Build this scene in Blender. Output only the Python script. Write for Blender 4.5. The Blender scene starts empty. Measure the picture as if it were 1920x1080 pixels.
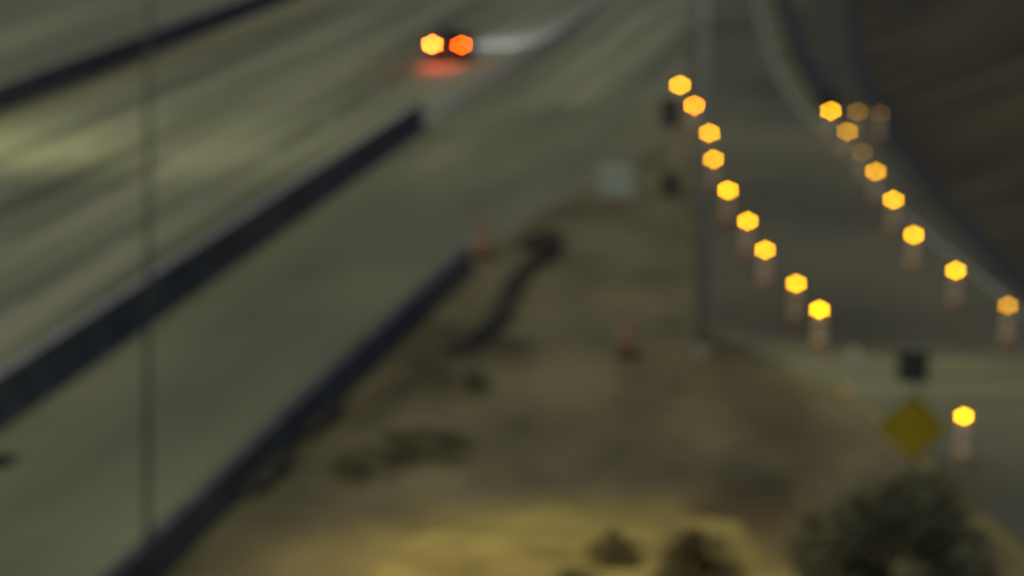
import bpy, bmesh, math, random
from mathutils import Vector, Matrix, noise
R = math.radians
random.seed(7)
S = bpy.context.scene
COL = S.collection

# ---------------------------------------------------------------- camera
F, CX, CY, HCAM = 6500.0, 960.0, 540.0, 16.0
HORIZON = -500.0
TILT = math.atan((CY - HORIZON) / F)
cd = bpy.data.cameras.new('camera')
cam = bpy.data.objects.new('camera', cd)
COL.objects.link(cam)
cam.location = (0, 0, HCAM)
cam.rotation_euler = (math.pi / 2 - TILT, 0, 0)
cd.sensor_width = 36
cd.lens = 36 * F / 1920
cd.clip_start = 0.5
cd.clip_end = 6000
cd.dof.use_dof = True                       # the surveillance camera was focused far too near
cd.dof.focus_distance = 9.0
APERTURE = 0.0575                            # iris diameter, metres
cd.dof.aperture_fstop = (cd.lens / 1000) / APERTURE
cd.dof.aperture_blades = 6
cd.dof.aperture_rotation = R(0)
cd.dof.aperture_ratio = 0.85
S.camera = cam

# ---------------------------------------------------------------- world, key light, exposure
SUN_EL, SUN_AZ = R(56), R(-146)               # azimuth from +Y, towards -X
w = bpy.data.worlds.new('World'); S.world = w; w.use_nodes = True
nt = w.node_tree; nt.nodes.clear()
sky = nt.nodes.new('ShaderNodeTexSky'); sky.sky_type = 'NISHITA'; sky.sun_disc = False
sky.sun_elevation = SUN_EL; sky.sun_rotation = SUN_AZ
bg = nt.nodes.new('ShaderNodeBackground'); bg.inputs[1].default_value = 0.026
ow = nt.nodes.new('ShaderNodeOutputWorld')
nt.links.new(sky.outputs[0], bg.inputs[0]); nt.links.new(bg.outputs[0], ow.inputs[0])
sl = bpy.data.lights.new('sun', 'SUN'); sl.energy = 0.62; sl.angle = R(12); sl.color = (1.0, 0.93, 0.57)
so = bpy.data.objects.new('sun', sl); COL.objects.link(so)
sdir = Vector((math.sin(SUN_AZ) * math.cos(SUN_EL), math.cos(SUN_AZ) * math.cos(SUN_EL), math.sin(SUN_EL)))
so.rotation_euler = sdir.to_track_quat('Z', 'Y').to_euler()
so.location = (-60, 160, 80)
S.view_settings.view_transform = 'Standard'; S.view_settings.look = 'None'
S.view_settings.exposure = 0.18; S.view_settings.gamma = 1
S.render.engine = 'CYCLES'
S.cycles.use_denoising = True
S.cycles.use_adaptive_sampling = False
S.cycles.max_bounces = 4
S.cycles.sample_clamp_direct = 0
S.cycles.sample_clamp_indirect = 2

# ---------------------------------------------------------------- helpers
def at(px, py, z=0.0):
    """survey: the point at height z seen at this place of the photograph"""
    d = Vector((px - CX, F * math.cos(TILT) + (CY - py) * math.sin(TILT), -F * math.sin(TILT) + (CY - py) * math.cos(TILT)))
    return Vector((0, 0, HCAM)) + d * ((z - HCAM) / d.z)

ROAD_A = math.atan((1850 - CX) / (F / math.cos(TILT)))      # bearing of the carriageway from +Y, clockwise
U = Vector((math.sin(ROAD_A), math.cos(ROAD_A), 0))
N = Vector((U.y, -U.x, 0))                                   # to the right of travel

def link(nt, a, b): nt.links.new(a, b)

def mat(name, col, rough=0.85, var=0.25, scale=1.0, stretch=(1, 1, 1), rot=0.0, col2=None, detail=4, bump=0.0, metal=0.0,
        fine=0.15, spec=0.3, ramp=(0.35, 0.65)):
    m = bpy.data.materials.new(name); m.use_nodes = True
    t = m.node_tree; b = t.nodes['Principled BSDF']
    b.inputs['Roughness'].default_value = rough; b.inputs['Metallic'].default_value = metal
    b.inputs['Specular IOR Level'].default_value = spec
    tc = t.nodes.new('ShaderNodeTexCoord')
    mp = t.nodes.new('ShaderNodeMapping'); mp.inputs['Rotation'].default_value = (0, 0, rot)
    mp2 = t.nodes.new('ShaderNodeMapping'); mp2.inputs['Scale'].default_value = stretch
    nz = t.nodes.new('ShaderNodeTexNoise'); nz.inputs['Scale'].default_value = scale; nz.inputs['Detail'].default_value = detail
    link(t, tc.outputs['Object'], mp.inputs[0]); link(t, mp.outputs[0], mp2.inputs[0]); link(t, mp2.outputs[0], nz.inputs['Vector'])
    cr = t.nodes.new('ShaderNodeValToRGB')
    c2 = col2 or tuple(min(1, c * (1 + var)) for c in col)
    c1 = col if col2 else tuple(c * (1 - var) for c in col)
    cr.color_ramp.elements[0].position = ramp[0]; cr.color_ramp.elements[0].color = (*c1, 1)
    cr.color_ramp.elements[1].position = ramp[1]; cr.color_ramp.elements[1].color = (*c2, 1)
    link(t, nz.outputs['Fac'], cr.inputs[0])
    nf = t.nodes.new('ShaderNodeTexNoise'); nf.inputs['Scale'].default_value = 14 * max(scale, .3); nf.inputs['Detail'].default_value = 3
    link(t, mp.outputs[0], nf.inputs['Vector'])
    mr = t.nodes.new('ShaderNodeMapRange'); mr.inputs[3].default_value = 1 - fine; mr.inputs[4].default_value = 1 + fine
    link(t, nf.outputs['Fac'], mr.inputs[0])
    mx = t.nodes.new('ShaderNodeVectorMath'); mx.operation = 'SCALE'
    link(t, cr.outputs[0], mx.inputs[0]); link(t, mr.outputs[0], mx.inputs['Scale'])
    link(t, mx.outputs[0], b.inputs['Base Color'])
    if bump:
        bp = t.nodes.new('ShaderNodeBump'); bp.inputs['Strength'].default_value = bump; bp.inputs['Distance'].default_value = 0.05
        link(t, nf.outputs['Fac'], bp.inputs['Height']); link(t, bp.outputs[0], b.inputs['Normal'])
    return m

def glow(name, col, strength):
    m = mat(name, tuple(c * .6 for c in col), 0.3, .05)
    b = m.node_tree.nodes['Principled BSDF']
    b.inputs['Emission Color'].default_value = (*col, 1); b.inputs['Emission Strength'].default_value = strength
    return m

def tag(o, label=None, cat=None, group=None, kind=None):
    for k, v in (('label', label), ('category', cat), ('group', group), ('kind', kind)):
        if v: o[k] = v
    return o

def empty(name, loc, rz=0.0):
    o = bpy.data.objects.new(name, None); COL.objects.link(o)
    o.location = loc; o.rotation_euler = (0, 0, rz); o.empty_display_size = .3
    return o

def obj(name, bm, m, parent=None, smooth=False, loc=None):
    me = bpy.data.meshes.new(name); bmesh.ops.recalc_face_normals(bm, faces=bm.faces[:])
    bm.to_mesh(me); bm.free(); me.materials.append(m)
    if smooth:
        for p in me.polygons: p.use_smooth = True
    o = bpy.data.objects.new(name, me); COL.objects.link(o)
    if parent: o.parent = parent
    if loc: o.location = loc
    return o

def box(bm, c, s, rot=None, bevel=0.0):
    r = bmesh.ops.create_cube(bm, size=1.0)
    vs = r['verts']
    for v in vs: v.co = Vector((v.co.x * s[0], v.co.y * s[1], v.co.z * s[2]))
    if bevel:
        es = list({e for v in vs for e in v.link_edges})
        rb = bmesh.ops.bevel(bm, geom=es, offset=bevel, segments=2, affect='EDGES')
        vs = list({v for f in rb['faces'] for v in f.verts} | {v for v in vs if v.is_valid})
    M = Matrix.Translation(c) @ (rot.to_4x4() if rot else Matrix())
    for v in vs: v.co = M @ v.co
    return vs

def lathe(bm, prof, seg=24, c=(0, 0, 0), rot=None):
    rings = []
    for r, z in prof:
        ring = []
        for i in range(seg):
            a = 2 * math.pi * i / seg
            p = Vector((max(r, .0004) * math.cos(a), max(r, .0004) * math.sin(a), z))
            if rot: p = rot @ p
            ring.append(bm.verts.new(Vector(c) + p))
        rings.append(ring)
    for a, b in zip(rings, rings[1:]):
        for i in range(seg):
            bm.faces.new((a[i], a[(i + 1) % seg], b[(i + 1) % seg], b[i]))
    bm.faces.new(rings[0][::-1]); bm.faces.new(rings[-1])

def tube(bm, pts, rads, seg=12):
    rings = []
    for i, p in enumerate(pts):
        p = Vector(p); a = Vector(pts[max(i - 1, 0)]); b = Vector(pts[min(i + 1, len(pts) - 1)])
        q = (b - a).normalized().to_track_quat('Z', 'Y').to_matrix()
        r = rads[i] if isinstance(rads, (list, tuple)) else rads
        rings.append([bm.verts.new(p + q @ Vector((r * math.cos(2 * math.pi * k / seg), r * math.sin(2 * math.pi * k / seg), 0))) for k in range(seg)])
    for a, b in zip(rings, rings[1:]):
        for i in range(seg): bm.faces.new((a[i], a[(i + 1) % seg], b[(i + 1) % seg], b[i]))
    bm.faces.new(rings[0][::-1]); bm.faces.new(rings[-1])

def sheet(name, pxs, z, m, kind='structure'):
    bm = bmesh.new()
    vs = [bm.verts.new(Vector((at(*p).x, at(*p).y, z)) if len(p) == 2 else Vector((p[0], p[1], z))) for p in pxs]
    f = bm.faces.new(vs)
    if f.normal.z < 0: pass
    bmesh.ops.triangulate(bm, faces=[f])
    o = obj(name, bm, m)
    # make every face look up
    for p in o.data.polygons:
        if p.normal.z < 0: p.flip()
    tag(o, kind=kind)
    return o

def smooth_line(pts, n=6):
    """Catmull-Rom through ground points"""
    P = [pts[0]] + list(pts) + [pts[-1]]
    out = []
    for i in range(1, len(P) - 2):
        for k in range(n):
            t = k / n
            a, b, c, d = P[i - 1], P[i], P[i + 1], P[i + 2]
            out.append(0.5 * ((2 * b) + (c - a) * t + (2 * a - 5 * b + 4 * c - d) * t * t + (3 * b - a - 3 * c + d) * t ** 3))
    out.append(P[-2])
    return out

def sweep(bm, line, prof):
    """profile [(offset to the right, z)] swept along ground line; closed solid"""
    rings = []
    for i, p in enumerate(line):
        a = line[max(i - 1, 0)]; b = line[min(i + 1, len(line) - 1)]
        d = (b - a); d.z = 0; d.normalize(); n = Vector((d.y, -d.x, 0))
        rings.append([bm.verts.new(Vector((p.x, p.y, 0)) + n * o + Vector((0, 0, z))) for o, z in prof])
    k = len(prof)
    for a, b in zip(rings, rings[1:]):
        for i in range(k): bm.faces.new((a[i], a[(i + 1) % k], b[(i + 1) % k], b[i]))
    bm.faces.new(rings[0][::-1]); bm.faces.new(rings[-1])

def ribbon(name, line, z, wdt, m, dashed=None):
    bm = bmesh.new()
    if dashed:
        # straight dashes along U
        p0, p1 = line[0], line[-1]; L = (p1 - p0).length; d = (p1 - p0).normalized(); n = Vector((d.y, -d.x, 0)); s = 0
        while s < L:
            a = p0 + d * s; b = p0 + d * min(L, s + dashed[0])
            bm.faces.new([bm.verts.new(Vector((q.x, q.y, z))) for q in (a - n * wdt / 2, a + n * wdt / 2, b + n * wdt / 2, b - n * wdt / 2)])
            s += dashed[0] + dashed[1]
    else:
        prev = None
        for i, p in enumerate(line):
            a = line[max(i - 1, 0)]; b = line[min(i + 1, len(line) - 1)]
            d = (b - a).normalized(); n = Vector((d.y, -d.x, 0))
            cur = (bm.verts.new(Vector((p.x, p.y, z)) - n * wdt / 2), bm.verts.new(Vector((p.x, p.y, z)) + n * wdt / 2))
            if prev: bm.faces.new((prev[0], prev[1], cur[1], cur[0]))
            prev = cur
    o = obj(name, bm, m)
    for p in o.data.polygons:
        if p.normal.z < 0: p.flip()
    return tag(o, kind='structure')

# ---------------------------------------------------------------- materials
RA = ROAD_A   # rotate coordinates so +Y runs along the road
M = {}
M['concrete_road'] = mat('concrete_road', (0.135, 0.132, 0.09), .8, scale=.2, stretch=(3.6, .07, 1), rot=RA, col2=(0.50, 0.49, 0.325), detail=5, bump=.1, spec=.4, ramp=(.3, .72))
M['ramp_asphalt'] = mat('ramp_asphalt', (0.115, 0.108, 0.08), .8, scale=.09, stretch=(1, .45, 1), rot=0, col2=(0.225, 0.215, 0.155), detail=3, bump=.15)
M['shaded_asphalt'] = mat('shaded_asphalt', (0.185, 0.18, 0.128), .85, scale=.12, stretch=(1.6, .22, 1), rot=RA, col2=(0.315, 0.31, 0.21), detail=3, bump=.1)  # darker, evener lane tone with some shade painted into it
M['lit_shoulder_concrete'] = mat('lit_shoulder_concrete', (0.195, 0.19, 0.13), .75, .3, scale=.25, bump=.1)  # shoulder concrete made paler to paint in the light on it
M['side_concrete'] = mat('side_concrete', (0.15, 0.145, 0.10), .8, scale=.3, stretch=(.5, 1, 1), col2=(0.235, 0.225, 0.14), bump=.1)
M['grey_verge'] = mat('grey_verge', (0.115, 0.112, 0.09), .9, .2, scale=.3, bump=.2)
M['dirt'] = mat('dirt', (0.10, 0.08, 0.048), .95, scale=.26, stretch=(1, .35, 1), col2=(0.32, 0.27, 0.15), detail=7, bump=.8, ramp=(.36, .66))
M['gore_dirt'] = mat('gore_dirt', (0.15, 0.13, 0.08), .95, scale=.35, stretch=(1, .3, 1), col2=(0.27, 0.235, 0.14), detail=4, bump=.4)
M['lit_dry_grass'] = mat('lit_dry_grass', (0.15, 0.125, 0.06), .95, scale=.55, col2=(0.33, 0.285, 0.13), detail=6, bump=.8)  # dry grass yellow, with part of the lamp's pool painted in
M['embankment'] = mat('embankment', (0.042, 0.035, 0.026), .95, scale=.11, col2=(0.115, 0.094, 0.06), detail=5, bump=.5)
M['barrier'] = mat('shaded_concrete', (0.115, 0.115, 0.125), .85, .3, scale=.8, bump=.2)  # low base tone paints in the shade on the unlit near faces
M['pale_lit_concrete'] = mat('pale_lit_concrete', (0.42, 0.42, 0.42), .8, .15, scale=.8, bump=.1)  # pale concrete, also painted light on barrier tops and divider
M['white_paint'] = mat('white_paint', (0.62, 0.62, 0.56), .6, .2, scale=3)
M['worn_paint'] = mat('worn_paint', (0.20, 0.20, 0.15), .8, scale=2, col2=(0.42, 0.42, 0.34))
M['worn_yellow'] = mat('worn_yellow', (0.30, 0.26, 0.12), .8, scale=1.2, col2=(0.46, 0.36, 0.12))
M['yellow_paint'] = mat('yellow_paint', (0.55, 0.40, 0.08), .6, .2, scale=3)
M['orange'] = mat('orange_plastic', (0.72, 0.27, 0.12), .5, .1, scale=3)
M['white_sheeting'] = mat('white_sheeting', (0.82, 0.70, 0.50), .4, .08, scale=3)
M['faded_orange'] = mat('faded_orange', (0.36, 0.18, 0.11), .6, .15, scale=3)
M['grey_base'] = mat('grey_base', (0.36, 0.33, 0.29), .8, .2, scale=3)
M['rubber'] = mat('black_rubber', (0.04, 0.04, 0.04), .8, .2, scale=5)
M['lamp_case'] = mat('lamp_case', (0.55, 0.33, 0.04), .5, .1, scale=5)
M['galvanised'] = mat('galvanised_steel', (0.34, 0.35, 0.36), .6, .12, scale=2)
M['weathered_steel'] = mat('weathered_steel', (0.10, 0.10, 0.095), .7, .2, scale=2)
M['dark_metal'] = mat('dark_metal', (0.045, 0.045, 0.052), .55, .3, scale=4)
M['sign_yellow'] = mat('sign_yellow', (0.36, 0.27, 0.012), .5, .15, scale=2)
M['leaf_dark'] = mat('leaf_dark', (0.17, 0.165, 0.11), .8, .5, scale=1.2)
M['leaf_brown'] = mat('leaf_brown', (0.15, 0.13, 0.08), .85, .5, scale=1.2)
M['bark'] = mat('bark', (0.08, 0.06, 0.045), .9, .3, scale=4)
M['cabinet'] = mat('cabinet_green', (0.45, 0.52, 0.46), .5, .1, scale=2)
M['car_paint'] = mat('car_paint', (0.09, 0.022, 0.018), .3, .1, scale=2, metal=.4)
M['car_glass'] = mat('car_glass', (0.012, 0.013, 0.015), .08, .1, scale=2)
M['tyre'] = mat('tyre_rubber', (0.02, 0.02, 0.02), .85, .2, scale=8)
M['rim'] = mat('rim_alloy', (0.4, 0.4, 0.42), .35, .1, scale=5, metal=.8)
M['drain'] = mat('drain_iron', (0.03, 0.03, 0.03), .7, .3, scale=6)
M['soil'] = mat('dark_soil', (0.055, 0.05, 0.04), .95, .4, scale=1.0, bump=.5)

# ---------------------------------------------------------------- the ground, one sheet to the horizon
bm = bmesh.new()
gx = [-2500, -400] + [i * 1.5 for i in range(-16, 25)] + [400, 2500]
gy = [-600, 30] + [50 + i * 2.0 for i in range(0, 95)] + [600, 4000]
def gz(x, y):
    if not (-24 < x < 36 and 52 < y < 238): return -0.03
    return -0.03
vg = [[bm.verts.new((x, y, gz(x, y))) for x in gx] for y in gy]
for j in range(len(gy) - 1):
    for i in range(len(gx) - 1):
        bm.faces.new((vg[j][i], vg[j][i + 1], vg[j + 1][i + 1], vg[j + 1][i]))
tag(obj('ground', bm, M['dirt']), kind='structure')

# carriageways
pB = at(400, 520)             # foot line of the long barrier (near face)
def road_pt(off, along, z=0): # off metres right of the long barrier's line, along from pB
    p = pB + N * off + U * along; return Vector((p.x, p.y, z))
far = 900
a = road_pt(-40, -200); b = road_pt(-40, far)
edge = [(1700, -350), (1310, -60), (1296, 0), (1290, 120), (1292, 235), (1200, 300), (1090, 360), (1010, 400), (905, 480), (560, 803), (235, 1108), (-200, 1515)]
bm = bmesh.new()
pts = [Vector((at(*p).x, at(*p).y, 0)) for p in edge]
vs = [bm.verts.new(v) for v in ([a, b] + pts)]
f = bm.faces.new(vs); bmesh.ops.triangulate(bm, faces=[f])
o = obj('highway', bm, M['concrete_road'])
for p in o.data.polygons:
    if p.normal.z < 0: p.flip()
tag(o, kind='structure')

sheet('exit_ramp', [(1310, -60), (1296, 0), (1290, 120), (1294, 240), (1300, 350), (1306, 470), (1325, 590), (1375, 648), (1480, 690), (1610, 745), (1710, 830), (1830, 950), (1990, 1100), (2250, 1100),
                    (2160, 700), (1960, 590), (1800, 430), (1712, 335), (1650, 240), (1605, 110), (1592, -60)], 0.004, M['ramp_asphalt'])
sheet('ramp_shoulder', [(1405, -60), (1412, 20), (1436, 110), (1478, 190), (1530, 245), (1575, 262), (1560, 225), (1512, 150), (1478, 70), (1455, -60)], 0.009, M['lit_shoulder_concrete'])  # strip of shoulder in light, its brightness put into the colour
sheet('side_road', [(1335, 618), (1440, 628), (1570, 655), (1700, 672), (1800, 668), (1920, 690), (2200, 740), (2250, 830), (1920, 765), (1800, 770), (1745, 800), (1690, 795), (1600, 742), (1480, 688), (1375, 646)], 0.009, M['side_concrete'])
sheet('verge_strip', [(1575, 200), (1625, 255), (1700, 360), (1800, 480), (1920, 600), (2100, 730), (2160, 700), (1960, 588), (1800, 428), (1712, 333), (1650, 238), (1605, 108), (1592, -60), (1500, -60), (1530, 100)], 0.013, M['grey_verge'])
sheet('lit_grass_patch', [(560, 1200), (700, 1072), (770, 1010), (850, 985), (905, 950), (985, 957), (1060, 925), (1150, 941), (1240, 926), (1300, 965), (1385, 975), (1420, 1030), (1500, 1060), (1530, 1250)], -0.02, M['lit_dry_grass'])  # outline follows the pool of lamplight, light partly in the colour
sheet('gore_ground', [(905, 484), (1010, 404), (1090, 364), (1200, 304), (1286, 240), (1292, 400), (1298, 480), (1315, 590), (1250, 640), (1150, 650), (1020, 640), (900, 620), (800, 600)], -0.022, M['gore_dirt'])

sheet('merging_lane', [(-300, 1000), (0, 797), (400, 523), (700, 320), (850, 234), (1000, 208), (1150, 190), (1290, 196), (1289, 238), (1196, 298), (1086, 358), (1006, 400), (900, 480), (560, 797), (235, 1100), (-200, 1500)], 0.005, M['shaded_asphalt'])  # far end covers a shaded stretch, that shade is in the colour
# markings
for k, off in enumerate((-4.4, -8.05, -11.7, -15.35)):
    ribbon('lane_line', [road_pt(off, -140), road_pt(off, 500)], 0.006, .12, M['white_paint'], dashed=(3.0, 9.0))
ribbon('edge_line', [road_pt(-1.6, -140), road_pt(-1.6, 500)], 0.006, .14, M['white_paint'])
ribbon('edge_line', [road_pt(-17.3, -140), road_pt(-17.3, 500)], 0.006, .14, M['yellow_paint'])
ribbon('worn_edge_line', smooth_line([at(-200, 1440), at(235, 1035), at(560, 740), at(890, 440), at(1100, 262), at(1290, 60), at(1320, -60)]), 0.006, .12, M['worn_paint'])
ribbon('edge_line', smooth_line([at(1415, -60), at(1424, 20), at(1450, 110), at(1492, 190), at(1560, 262), at(1680, 390), at(1800, 490), at(1960, 620)]), 0.016, .12, M['white_paint'])
ribbon('edge_line', smooth_line([at(1480, 700), at(1610, 757), at(1710, 845), at(1830, 962), at(1990, 1110)]), 0.012, .14, M['worn_yellow'])

# embankment on the far right
kerb = smooth_line([at(1586, -260), at(1590, -60), at(1604, 90), at(1646, 210), at(1708, 310), at(1796, 412), at(1925, 545), at(2120, 690), at(2400, 850)])
bm = bmesh.new(); prev = None
for i, p in enumerate(kerb):
    a_ = kerb[max(i - 1, 0)]; b_ = kerb[min(i + 1, len(kerb) - 1)]
    d = (b_ - a_).normalized(); n = Vector((-d.y, d.x, 0))
    if n.x < 0: n = -n
    row = []
    for s, z in ((.16, .02), (1.2, .28), (3, .9), (6, 2.0), (10, 3.4), (16, 5.0), (40, 6.5), (200, 8)):
        q = p + n * s; k = noise.noise(Vector((q.x * .25, q.y * .12, 0))) * min(.5, s * .06)
        row.append(bm.verts.new((q.x, q.y, z + k)))
    if prev:
        for u in range(len(row) - 1): bm.faces.new((prev[u], prev[u + 1], row[u + 1], row[u]))
    prev = row
o = obj('embankment', bm, M['embankment'], smooth=True)
for p in o.data.polygons:
    if p.normal.z < 0: p.flip()
tag(o, kind='structure')
bm = bmesh.new(); sweep(bm, kerb, [(-.3, -.03), (.3, -.03), (.2, .22), (-.2, .22)])
tag(obj('dark_kerb', bm, M['dark_metal']), kind='structure')

# ---------------------------------------------------------------- barriers
JB = [(-.3, -.02), (.3, -.02), (.3, .08), (.19, .30), (.13, 1.10), (-.10, 1.10), (-.17, .30), (-.3, .08)]
def barrier(name, line, prof, m, label, cat='barrier', lit_top=None):
    c = line[0]
    root = empty(name, (c.x, c.y, 0))
    bm = bmesh.new(); sweep(bm, [p - Vector((c.x, c.y, 0)) for p in line], prof)
    obj('wall', bm, m, root)
    if lit_top:
        bm = bmesh.new(); sweep(bm, [p - Vector((c.x, c.y, 0)) for p in line], lit_top[0])
        obj('lit_top_strip', bm, lit_top[1], root)
    tag(root, label, cat)
    return root
LIT_TOP = ([(-.14, 1.102), (.12, 1.102), (.12, 1.13), (-.14, 1.13)], M['pale_lit_concrete'])  # pale strip along the crest, painting in the lit barrier top
pE = at(818, 240)
L_end = (pE - pB).dot(U)
barrier('concrete_barrier', [road_pt(-.25, s) for s in (-80, -40, -20, 0, 20, L_end)], JB, M['barrier'],
        'long dark concrete barrier with pale top dividing the highway lanes, ending behind the car', lit_top=LIT_TOP)
low = [(-.22, -.02), (.22, -.02), (.19, .16), (-.19, .16)]
barrier('low_divider', [road_pt(-.2 , s) for s in (L_end + 1.2, L_end + 20, L_end + 60, L_end + 200)], low, M['pale_lit_concrete'],  # paleness paints in the lit stretch past the dark face
        'low pale concrete divider continuing past the end of the long dark barrier', 'divider')
pM = at(0, 205); mo = (pM - pB).dot(N)
barrier('median_barrier', [road_pt(mo, s) for s in (-80, -20, 20, 60, 120, 300, 800)], JB, M['barrier'],
        'dark median barrier crossing the top left corner beyond the light lanes', lit_top=LIT_TOP)
b2 = smooth_line([at(-150, 1500), at(235, 1120), at(400, 958), at(560, 803), at(720, 652), at(800, 575), at(872, 508)], 3)
barrier('roadside_barrier', b2, [(-.28, -.02), (.28, -.02), (.14, .72), (-.14, .72)], M['barrier'],
        'dark roadside barrier slanting from the bottom left up to the orange drum')
barrier('curved_barrier', smooth_line([at(1452, -90), at(1466, -10), at(1484, 55), at(1512, 130), at(1556, 205)]), [(-.34, -.02), (.42, -.02), (.30, .85), (-.2, .85)], M['dark_metal'],
        'short curved dark barrier at the top right, ending at the right row of lights')
barrier('low_curved_wall', smooth_line([at(1040, 478), at(985, 510), at(952, 560), at(936, 600), at(890, 640), at(850, 665)]), [(-.35, -.02), (.4, -.02), (.16, .22), (-.2, .22)], M['soil'],
        'low curved dark wall on the gore behind the end of the roadside barrier', 'wall')
# rubble mound heaped against the roadside barrier
def blob(bm, c, r, zsc, seed, amp=.35):
    rr = bmesh.ops.create_icosphere(bm, subdivisions=3, radius=1)
    for v in rr['verts']:
        d = v.co.normalized(); k = 1 + amp * noise.noise(d * 1.8 + Vector((seed, 0, 0))) + .12 * noise.noise(d * 6 + Vector((seed, 3, 0)))
        v.co = Vector((c[0] + d.x * r[0] * k, c[1] + d.y * r[1] * k, c[2] + d.z * zsc * k))
for i, (x, y, rx, ry, rz, lab) in enumerate([
        (600, 792, .40, 2.2, .2, 'small dark soil heap against the middle of the roadside barrier'),
        (496, 892, .42, 2.4, .2, 'wide dark soil heap against the lower roadside barrier'),
        (1016, 462, .72, 1.3, .42, 'blackish heap standing at the far end of the low curved wall')]):
    p = at(x, y); bm = bmesh.new(); blob(bm, (0, 0, 0), (rx, ry, 1), rz, i * 3.1, .55)
    o = obj('soil_heap', bm, M['soil'], smooth=True, loc=(p.x, p.y, 0)); o.rotation_euler.z = -math.atan2((b2[12] - b2[6]).x, (b2[12] - b2[6]).y); tag(o, lab, 'soil heap')

# ---------------------------------------------------------------- warning lights on tall cones
def light_parts(root, s_col, strength, face):
    pass
lens_mats = {}
def lens_mat(col, strength):
    k = (col, round(strength, 1))
    if k not in lens_mats: lens_mats[k] = glow('amber_lens', col, strength)
    return lens_mats[k]
FACE = Matrix.Rotation(R(90), 3, 'X')
LENS_R = .06
def make_cone(lit_mat):
    root = empty('channelizer_cone', (0, 0, 0))
    bm = bmesh.new(); box(bm, (0, 0, .03), (.40, .40, .06), bevel=.015); lathe(bm, [(.13, .055), (.11, .10)], 16)
    obj('base', bm, M['grey_base'], root)
    bm = bmesh.new(); lathe(bm, [(.17, .08), (.155, .2), (.09, 1.0), (.07, 1.04)], 20)
    body = obj('cone_body', bm, M['orange'], root, True)
    def rad(z): return .155 - (z - .2) * .0813 + .003
    for z0, z1 in ((.22, .46), (.54, .76), (.82, .99)):
        bm = bmesh.new(); lathe(bm, [(rad(z0), z0), (rad(z1), z1)], 20); obj('reflective_band', bm, M['white_sheeting'], body, True)
    bm = bmesh.new(); box(bm, (0, 0, 1.07), (.12, .07, .07), bevel=.01)
    lathe(bm, [(.085, -.03), (.09, -.02), (.09, .02), (.085, .03)], 24, (0, 0, 1.16), FACE)
    lamp = obj('warning_light', bm, M['lamp_case'], root)
    bm = bmesh.new()
    lathe(bm, [(.0, -.055), (LENS_R * .7, -.05), (LENS_R, -.035), (LENS_R, .035), (LENS_R * .7, .05), (0, .055)], 24, (0, 0, 1.16), FACE)
    ln = obj('lens', bm, lit_mat, lamp)
    return root
def copy_tree(o, parent=None):
    c = o.copy(); COL.objects.link(c)
    if parent: c.parent = parent
    for ch in list(o.children): copy_tree(ch, c)
    return c
AMB = (1.0, 0.47, 0.0)
ORG = (1.0, 0.26, 0.0)
UNLIT = (1.0, 0.55, 0.1)
# (x, y of lamp, brightness, colour, label)
LS = [
 (1275, 160, 1.0, AMB, 'lit amber cone light at the far end of the left row'),
 (1302, 198, 1.5, ORG, 'cone light glowing deeper orange than the rest, second from far end'),
 (1330, 250, .9, AMB, 'lit amber light on a cone just below the deeper orange one in the left row'),
 (1338, 299, .8, AMB, 'lit amber cone light beside the pole, fourth from far end of left row'),
 (1365, 357, 1.2, AMB, 'lit amber cone light in the left row, fifth from the far end'),
 (1402, 415, 1.1, AMB, 'lit amber cone light in the left row, sixth from the far end'),
 (1435, 469, 1.1, AMB, 'lit amber light on pale stemmed cone, third from near end of left row'),
 (1493, 532, 1.2, AMB, 'lit amber light on a cone, second last before the pale side road, left row'),
 (1537, 581, 1.6, AMB, 'bright amber light on a banded cone ending the left row by the pale pavement'),
 (1807, 781, 1.7, AMB, 'bright amber light on the nearest cone, right of the yellow diamond sign'),
 (1558, 208, .95, AMB, 'lit amber light on a cone at the end of the curved barrier, right row'),
 (1589, 247, .33, AMB, 'dim amber cone light just below the end of the curved barrier'),
 (1608, 210, .10, AMB, 'faintly glowing light on a cone beside the brightly lit one at barrier end'),
 (1650, 213, .035, UNLIT, 'nearly dark light on a cone standing nearest the far part of the dark kerb'),
 (1617, 286, .05, UNLIT, 'nearly dark cone light in the right row between a dim and a lit one'),
 (1642, 322, .6, AMB, 'medium bright amber light on a cone just below the nearly dark one, right row'),
 (1675, 375, .95, AMB, 'lit amber light on a cone, fourth from the near end of right row'),
 (1713, 441, 1.05, AMB, 'lit amber cone light with pale stem, third from near end of right row'),
 (1792, 508, 1.15, AMB, 'lit amber light on an orange stemmed cone, second from near end of right row'),
 (1890, 573, .42, AMB, 'dimmer amber light on orange stemmed cone by the right frame edge'),
]
proto = None
for (x, y, br, col, lab) in LS:
    p = at(x, y, 1.16)
    d2 = (p - Vector((0, 0, HCAM))).length_squared
    lm = lens_mat(col, br * 26 * d2 / 100 ** 2)
    if proto is None:
        proto = make_cone(lm); c = proto
    else:
        c = copy_tree(proto)
        for ch in c.children_recursive:
            if ch.name.startswith('lens'):
                ch.material_slots[0].link = 'OBJECT'; ch.material_slots[0].material = lm
    c.location = (p.x, p.y, 0.012)
    c.rotation_euler = (0, 0, random.uniform(-.15, .15) - math.atan2(p.x, p.y))
    tag(c, lab, 'traffic cone', 'warning lights on cones along the closed ramp')

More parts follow.
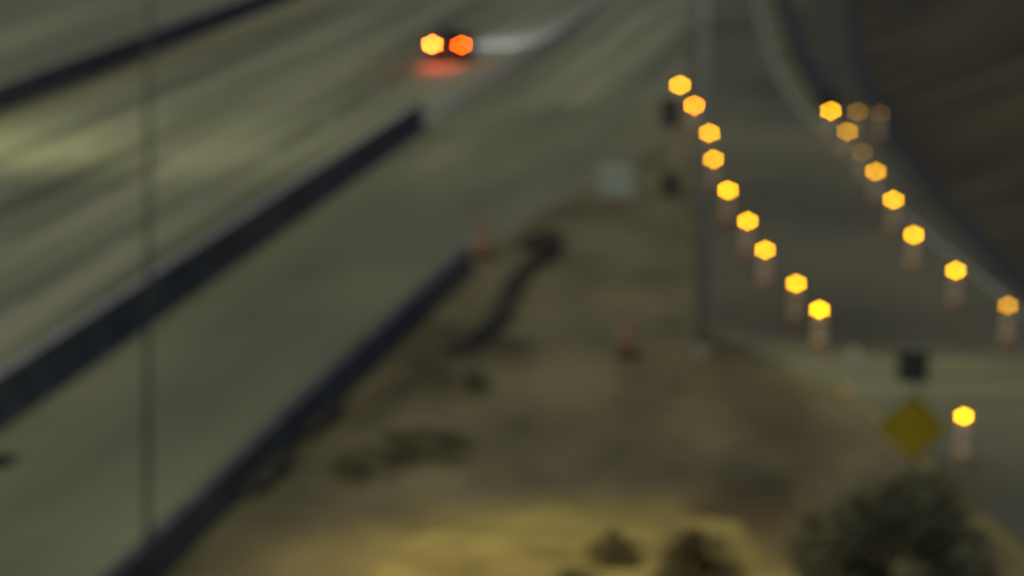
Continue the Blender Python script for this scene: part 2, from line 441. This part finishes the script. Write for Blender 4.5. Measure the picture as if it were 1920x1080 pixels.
# ---------------------------------------------------------------- orange drums
def drum(x, y, h, r, lab):
    p = at(x, y)
    root = empty('traffic_drum', (p.x, p.y, 0.0))
    bm = bmesh.new(); lathe(bm, [(r * 1.3, -.02), (r * 1.3, .05), (r * 1.05, .07)], 24); obj('base', bm, M['rubber'], root)
    bm = bmesh.new(); lathe(bm, [(r, .07), (r * .97, h * .4), (r * .86, h * .42), (r * .84, h * .7), (r * .76, h * .72), (r * .72, h * .96), (r * .5, h)], 28)
    b = obj('drum_body', bm, M['faded_orange'], root, True)
    for z0, z1, q in ((h * .46, h * .56, .86), (h * .75, h * .85, .76)):
        bm = bmesh.new(); lathe(bm, [(r * q + .006, z0), (r * q + .004, z1)], 28); obj('reflective_band', bm, M['grey_base'], b, True)
    bm = bmesh.new(); tube(bm, [(-.08, 0, h - .01), (-.07, 0, h + .06), (.07, 0, h + .06), (.08, 0, h - .01)], .012, 8); obj('handle', bm, M['rubber'], root)
    tag(root, lab, 'traffic drum', 'unlit orange drums')
drum(906, 484, 1.0, .25, 'unlit orange drum at the far end of the roadside barrier')
drum(1176, 668, 1.0, .22, 'unlit pinkish orange drum standing on dirt left of the light pole')
drum(1352, 432, .6, .13, 'small reddish drum beside the light pole near the left row')

# ---------------------------------------------------------------- diamond warning sign
p = at(1713, 1052)
root = empty('diamond_sign', (p.x, p.y, 0), -math.atan2(p.x, p.y))
bm = bmesh.new(); box(bm, (.0, .03, 1.95), (.06, .05, 3.95)); obj('post', bm, M['weathered_steel'], root)
bm = bmesh.new()
rt = Matrix.Rotation(R(45), 3, 'Y')
vs = box(bm, (-.06, -.012, 2.66), (.98, .012, .98), rt)
obj('sign_plate', bm, M['sign_yellow'], root)
bm = bmesh.new()
for k in range(4):
    a0 = R(45 + 90 * k); rt2 = Matrix.Rotation(a0, 3, 'Y'); box(bm, Vector((-.06, -.021, 2.66)) + rt2 @ Vector((0, 0, .455)), (.90, .004, .014), rt2)
obj('border', bm, M['dark_metal'], root)
bm = bmesh.new(); box(bm, (-.08, -.02, 3.87), (.60, .05, .60), bevel=.02); obj('top_panel', bm, M['dark_metal'], root)
bm = bmesh.new(); box(bm, (-.03, .0, 3.56), (.05, .03, .3)); obj('bracket', bm, M['galvanised'], root)
tag(root, 'yellow diamond sign on a thin post with a dark square panel above it', 'road sign')

# rear-facing dark sign near the top of the left row
p = at(1262, 368)
root = empty('post_sign', (p.x, p.y, 0), -.1)
bm = bmesh.new(); box(bm, (.1, .04, 1.5), (.09, .06, 3.0)); obj('post', bm, M['galvanised'], root)
bm = bmesh.new(); box(bm, (-.12, 0, 2.95), (.62, .03, 1.0), bevel=.01); obj('sign_plate', bm, M['dark_metal'], root)
bm = bmesh.new(); box(bm, (-.1, -.03, .45), (.55, .28, .8), bevel=.03); obj('base_box', bm, M['dark_metal'], root)
tag(root, 'thin post with dark plate on top and dark box at its foot', 'road sign')

# pale cabinet
p = at(1157, 366)
root = empty('utility_cabinet', (p.x, p.y, 0), -.1)
bm = bmesh.new(); box(bm, (0, 0, .02), (1.5, .8, .1)); obj('plinth', bm, M['pale_lit_concrete'], root)
bm = bmesh.new(); box(bm, (0, 0, .56), (1.25, .55, .95), bevel=.03); bx_ = obj('housing', bm, M['cabinet'], root)
for sx in (-.3, .3):
    bm = bmesh.new(); box(bm, (sx, -.28, .56), (.54, .02, .8), bevel=.006); d_ = obj('door', bm, M['cabinet'], root)
    bm = bmesh.new(); box(bm, (sx * .3, -.30, .6), (.03, .03, .12)); obj('handle', bm, M['dark_metal'], d_)
tag(root, 'pale greenish utility cabinet on the gore left of the thin post', 'cabinet')

# marker posts at the island tip
def marker(x, y, h, m, lab, name='marker_post'):
    p = at(x, y); root = empty(name, (p.x, p.y, 0))
    bm = bmesh.new(); box(bm, (0, 0, h / 2), (.22, .04, h), bevel=.008); obj('post', bm, m, root)
    bm = bmesh.new(); box(bm, (0, -.024, h - .16), (.18, .006, .22)); obj('reflector', bm, M['white_sheeting'], root)
    tag(root, lab, 'marker post')
marker(1601, 706, .75, M['cabinet'], 'small bluish marker post on the pale side road left of the diamond sign')
marker(1588, 740, .3, M['orange'], 'tiny orange stub post at the yellow edge below the bluish marker post')

# drain on the highway shoulder at the left frame edge
p = at(-2, 866)
root = empty('road_drain', (p.x, p.y, .008), -ROAD_A)
bm = bmesh.new()
for s in (-1, 1):
    box(bm, (s * .3, 0, .0), (.06, 1.5, .02)); box(bm, (0, s * .72, .001), (.54, .06, .02))
obj('frame', bm, M['drain'], root)
bm = bmesh.new()
for k in range(12): box(bm, (0, -.62 + k * .113, .002), (.54, .06, .02))
obj('grate', bm, M['drain'], root)
tag(root, 'dark iron drain grate in the road at the left frame edge', 'drain')

# ---------------------------------------------------------------- street lamps (each with its own light)
def street_lamp(x, y, h, rb, rtop, arms, lab, lean=0, pm=None):
    p = at(x, y)
    root = empty('street_lamp', (p.x, p.y, 0))
    bm = bmesh.new(); lathe(bm, [(rb * 1.9, -.02), (rb * 1.9, .25), (rb * 1.5, .3)], 20); obj('footing', bm, M['grey_base'], root)
    bm = bmesh.new(); lathe(bm, [(rb, .3), (rtop, h)], 20); obj('pole', bm, pm or M['galvanised'], root, True)
    for (dx, dy, pw, col, tx, ty, size, blend) in arms:
        e = Vector((dx, dy, h + .5))
        bm = bmesh.new(); tube(bm, [(0, 0, h - .3), (dx * .4, dy * .4, h + .3), tuple(e)], .05, 8); arm = obj('arm', bm, M['galvanised'], root, True)
        bm = bmesh.new(); rz = Matrix.Rotation(math.atan2(dy, dx), 3, 'Z'); box(bm, e + Vector((0, 0, .0)), (.7, .3, .16), rz, bevel=.05); hd = obj('lamp_head', bm, M['dark_metal'], arm)
        bm = bmesh.new(); box(bm, e + Vector((0, 0, -.095)), (.5, .2, .02), rz); obj('lamp_glass', bm, glow('lamp_glass_' + ('warm' if col[2] < .5 else 'white'), col, 30), arm)
        ld = bpy.data.lights.new('street_light', 'SPOT'); ld.energy = pw; ld.color = col; ld.spot_size = R(size); ld.spot_blend = blend; ld.shadow_soft_size = .25
        lo = bpy.data.objects.new('street_light', ld); COL.objects.link(lo); lo.parent = root; lo.location = e + Vector((0, 0, -.16))
        v = Vector((tx, ty, 0)) - (Vector((p.x, p.y, 0)) + lo.location)
        lo.rotation_euler = v.to_track_quat('-Z', 'Y').to_euler()
    if lean: root.rotation_euler = (0, R(lean), 0)
    tag(root, lab, 'street lamp')
    return root
q1 = at(1090, 1070); q2 = at(150, 850); q3 = at(1150, 420); q4 = at(1700, 740)
street_lamp(276, 1092, 12.5, .05, .035, [(3.0, .2, 5200, (1.0, .80, .30), q1.x, q1.y, 64, 1.0), (-2.2, .4, 900, (.85, 1.0, .6), q2.x, q2.y, 110, 1.0)],
            'slim street lamp pole rising through the whole height of the left side', lean=1.1, pm=M['weathered_steel'])
street_lamp(1316, 668, 12.5, .12, .09, [(-2.4, .4, 900, (1.0, .9, .5), q3.x, q3.y, 100, 1.0), (2.4, -.4, 1800, (.98, 1.0, .62), q4.x, q4.y, 70, 1.0)],
            'pale street lamp pole standing on the dirt left of the left row of lights')
# a lamp of the opposite carriageway, its pole outside the frame on the left
q5 = at(420, 240)
street_lamp(-330, 300, 13, .12, .08, [(3.2, 0, 4200, (.96, 1.0, .60), q5.x, q5.y, 130, 1.0)], 'street lamp standing beyond the left frame edge beside the median barrier')

# ---------------------------------------------------------------- shrubs
def shrub(x, y, rx, ry, h, nleaf, m, lab, seed, leaf=.07, name='shrub'):
    rnd = random.Random(seed)
    p = at(x, y)
    root = empty(name, (p.x, p.y, 0))
    bm = bmesh.new()
    for k in range(7):
        a_ = rnd.uniform(0, 6.28); e = Vector((rx * .6 * math.cos(a_), ry * .6 * math.sin(a_), h * rnd.uniform(.55, .85)))
        tube(bm, [(0, 0, -.02), tuple(e * .45 + Vector((0, 0, .1 * h))), tuple(e)], [.05 * h / 2 + .01, .03 * h / 2 + .006, .006], 6)
    obj('stem', bm, M['bark'], root)
    bm = bmesh.new()
    clumps = [(rnd.uniform(0, 6.28), rnd.uniform(.3, 1.0), rnd.uniform(.25, .95)) for _ in range(26)]
    for _ in range(nleaf):
        a_, rr, hz = rnd.choice(clumps)
        w_ = math.sqrt(max(0.05, 1 - (hz * 1.05 - .35) ** 2 / .55))
        c = Vector((rx * rr * w_ * math.cos(a_), ry * rr * w_ * math.sin(a_), h * hz))
        c += Vector((rnd.gauss(0, rx * .15), rnd.gauss(0, ry * .15), rnd.gauss(0, h * .08)))
        if c.z < .03: c.z = rnd.uniform(.03, .2)
        q = Vector((rnd.gauss(0, 1), rnd.gauss(0, 1), rnd.gauss(0, 1))).normalized(); t_ = q.orthogonal().normalized(); b_ = q.cross(t_)
        s = leaf * rnd.uniform(.6, 1.4)
        bm.faces.new([bm.verts.new(c + t_ * s * u + b_ * s * v * .5) for u, v in ((-1, 0), (0, -1), (1, 0), (0, 1))])
    obj('foliage', bm, m, root)
    tag(root, lab, 'shrub')
shrub(1664, 1165, 1.8, 1.9, 2.45, 15000, M['leaf_dark'], 'large dark rounded shrub in front of the diamond sign post', 3, .075)
shrub(1300, 1118, .85, .9, 1.15, 3500, M['leaf_brown'], 'medium brown shrub on yellowish ground at the bottom frame edge', 5, .05)
shrub(1150, 1055, .5, .5, .6, 1500, M['leaf_brown'], 'small sparse shrub on the yellowish ground left of the medium brown one', 6, .045)
shrub(1075, 1130, .5, .5, .6, 900, M['leaf_brown'], 'low brown shrub cut by the bottom frame edge, leftmost of the bottom ones', 16, .045)
shrub(893, 728, .35, .6, .42, 1400, M['leaf_dark'], 'small dark round shrub alone on the dirt right of the roadside barrier', 8, .045)
shrub(800, 850, 1.1, 2.2, .32, 1800, M['leaf_brown'], 'wide flat brown shrub on the dirt between roadside barrier and yellowish ground', 9, .05)
shrub(700, 880, .9, 2.0, .25, 1100, M['leaf_brown'], 'thin flat scrubby shrub nearest the lower half of the roadside barrier', 10, .05)

# ---------------------------------------------------------------- the car
p1 = at(811, 83, .88); p2 = at(865, 85, .88)
pc = (p1 + p2) / 2
rz = -ROAD_A
root = empty('car', (pc.x, pc.y, 0.006), rz)      # origin under the tail, +Y is forward
bm = bmesh.new()
sec = [(-.0, .42, .86, .78), (.12, .30, .98, .84), (1.1, .24, 1.0, .88), (2.3, .24, .97, .89), (3.4, .24, .93, .88), (4.2, .28, .80, .84), (4.5, .38, .66, .70)]
rings = []
for (yy, z0, z1, hw) in sec:
    rings.append([bm.verts.new(v) for v in ((-hw * .92, yy, z0), (hw * .92, yy, z0), (hw, yy, z0 + .2), (hw * .98, yy, z1 - .08), (hw * .86, yy, z1), (-hw * .86, yy, z1), (-hw * .98, yy, z1 - .08), (-hw, yy, z0 + .2))])
for a_, b_ in zip(rings, rings[1:]):
    for i in range(8): bm.faces.new((a_[i], a_[(i + 1) % 8], b_[(i + 1) % 8], b_[i]))
bm.faces.new(rings[0][::-1]); bm.faces.new(rings[-1])
body = obj('body', bm, M['car_paint'], root, True)
bm = bmesh.new()
cab = [(.55, .985, .985, .72), (1.15, .985, 1.40, .66), (2.2, .985, 1.45, .66), (3.1, .95, .97, .74)]
rings = [[bm.verts.new(v) for v in ((-hw * 1.04, yy, z0), (hw * 1.04, yy, z0), (hw * .84, yy, z1 + .002), (-hw * .84, yy, z1 + .002))] for (yy, z0, z1, hw) in cab]
for a_, b_ in zip(rings, rings[1:]):
    for i in range(4): bm.faces.new((a_[i], a_[(i + 1) % 4], b_[(i + 1) % 4], b_[i]))
bm.faces.new(rings[0][::-1]); bm.faces.new(rings[-1])
obj('cabin_glass', bm, M['car_glass'], root)
bm = bmesh.new(); box(bm, (0, 1.68, 1.44), (1.12, 1.15, .04), bevel=.015); obj('roof', bm, M['car_paint'], root)
bm = bmesh.new(); box(bm, (0, -.03, .45), (1.55, .14, .22), bevel=.04); obj('rear_bumper', bm, M['car_paint'], root)
bm = bmesh.new(); box(bm, (0, -.035, .72), (.32, .02, .16)); obj('licence_plate', bm, M['white_sheeting'], root)
for sx in (-1, 1):
    for yy in (.85, 3.6):
        bm = bmesh.new(); lathe(bm, [(.20, -.1), (.31, -.1), (.33, -.06), (.33, .06), (.31, .1), (.20, .1)], 28, (sx * .78, yy, .33), Matrix.Rotation(R(90), 3, 'Y')); wh = obj('wheel', bm, M['tyre'], root, True)
        bm = bmesh.new(); lathe(bm, [(.19, -.115), (.06, -.125), (.06, .125), (.19, .115)], 16, (sx * .78, yy, .33), Matrix.Rotation(R(90), 3, 'Y')); obj('rim', bm, M['rim'], wh)
RED = glow('tail_lamp_red', (1.0, .055, .0), 200); RED2 = glow('tail_lamp_bright', (1.0, .12, .01), 330)
for sx, mm in ((-1, RED2), (1, RED)):
    bm = bmesh.new(); box(bm, (sx * .73, -.02, .88), (.16, .05, .09), bevel=.02); obj('tail_light', bm, mm, root)
hb = at(1015, 64); HB = Matrix.Rotation(-rz, 3, 'Z') @ (hb - pc); HB = (HB - Vector((0, 4.6, .6 - pc.z))).normalized()
for sx in (-1, 1):
    bm = bmesh.new(); box(bm, (sx * .66, 4.49, .56), (.2, .06, .12), bevel=.02); obj('headlight', bm, glow('headlamp', (.85, .9, 1.0), 30), root)
    ld = bpy.data.lights.new('headlight_beam', 'SPOT'); ld.energy = 15000; ld.color = (.66, .70, 1.0); ld.spot_size = R(17); ld.spot_blend = 1; ld.shadow_soft_size = .08
    lo = bpy.data.objects.new('headlight_beam', ld); COL.objects.link(lo); lo.parent = root; lo.location = (sx * .66, 4.6, .6)
    lo.rotation_euler = HB.to_track_quat('-Z', 'Y').to_euler()
    ld = bpy.data.lights.new('tail_glow', 'SPOT'); ld.energy = 330; ld.color = (1, .06, .02); ld.spot_size = R(42); ld.spot_blend = 1; ld.shadow_soft_size = .08
    lo = bpy.data.objects.new('tail_glow', ld); COL.objects.link(lo); lo.parent = root; lo.location = (sx * .70, -.12, .86)
    lo.rotation_euler = Vector((-sx * .15, -1, -.42)).to_track_quat('-Z', 'Y').to_euler()
tag(root, 'dark red car with two glowing red tail lights driving away beyond the long barrier', 'car')
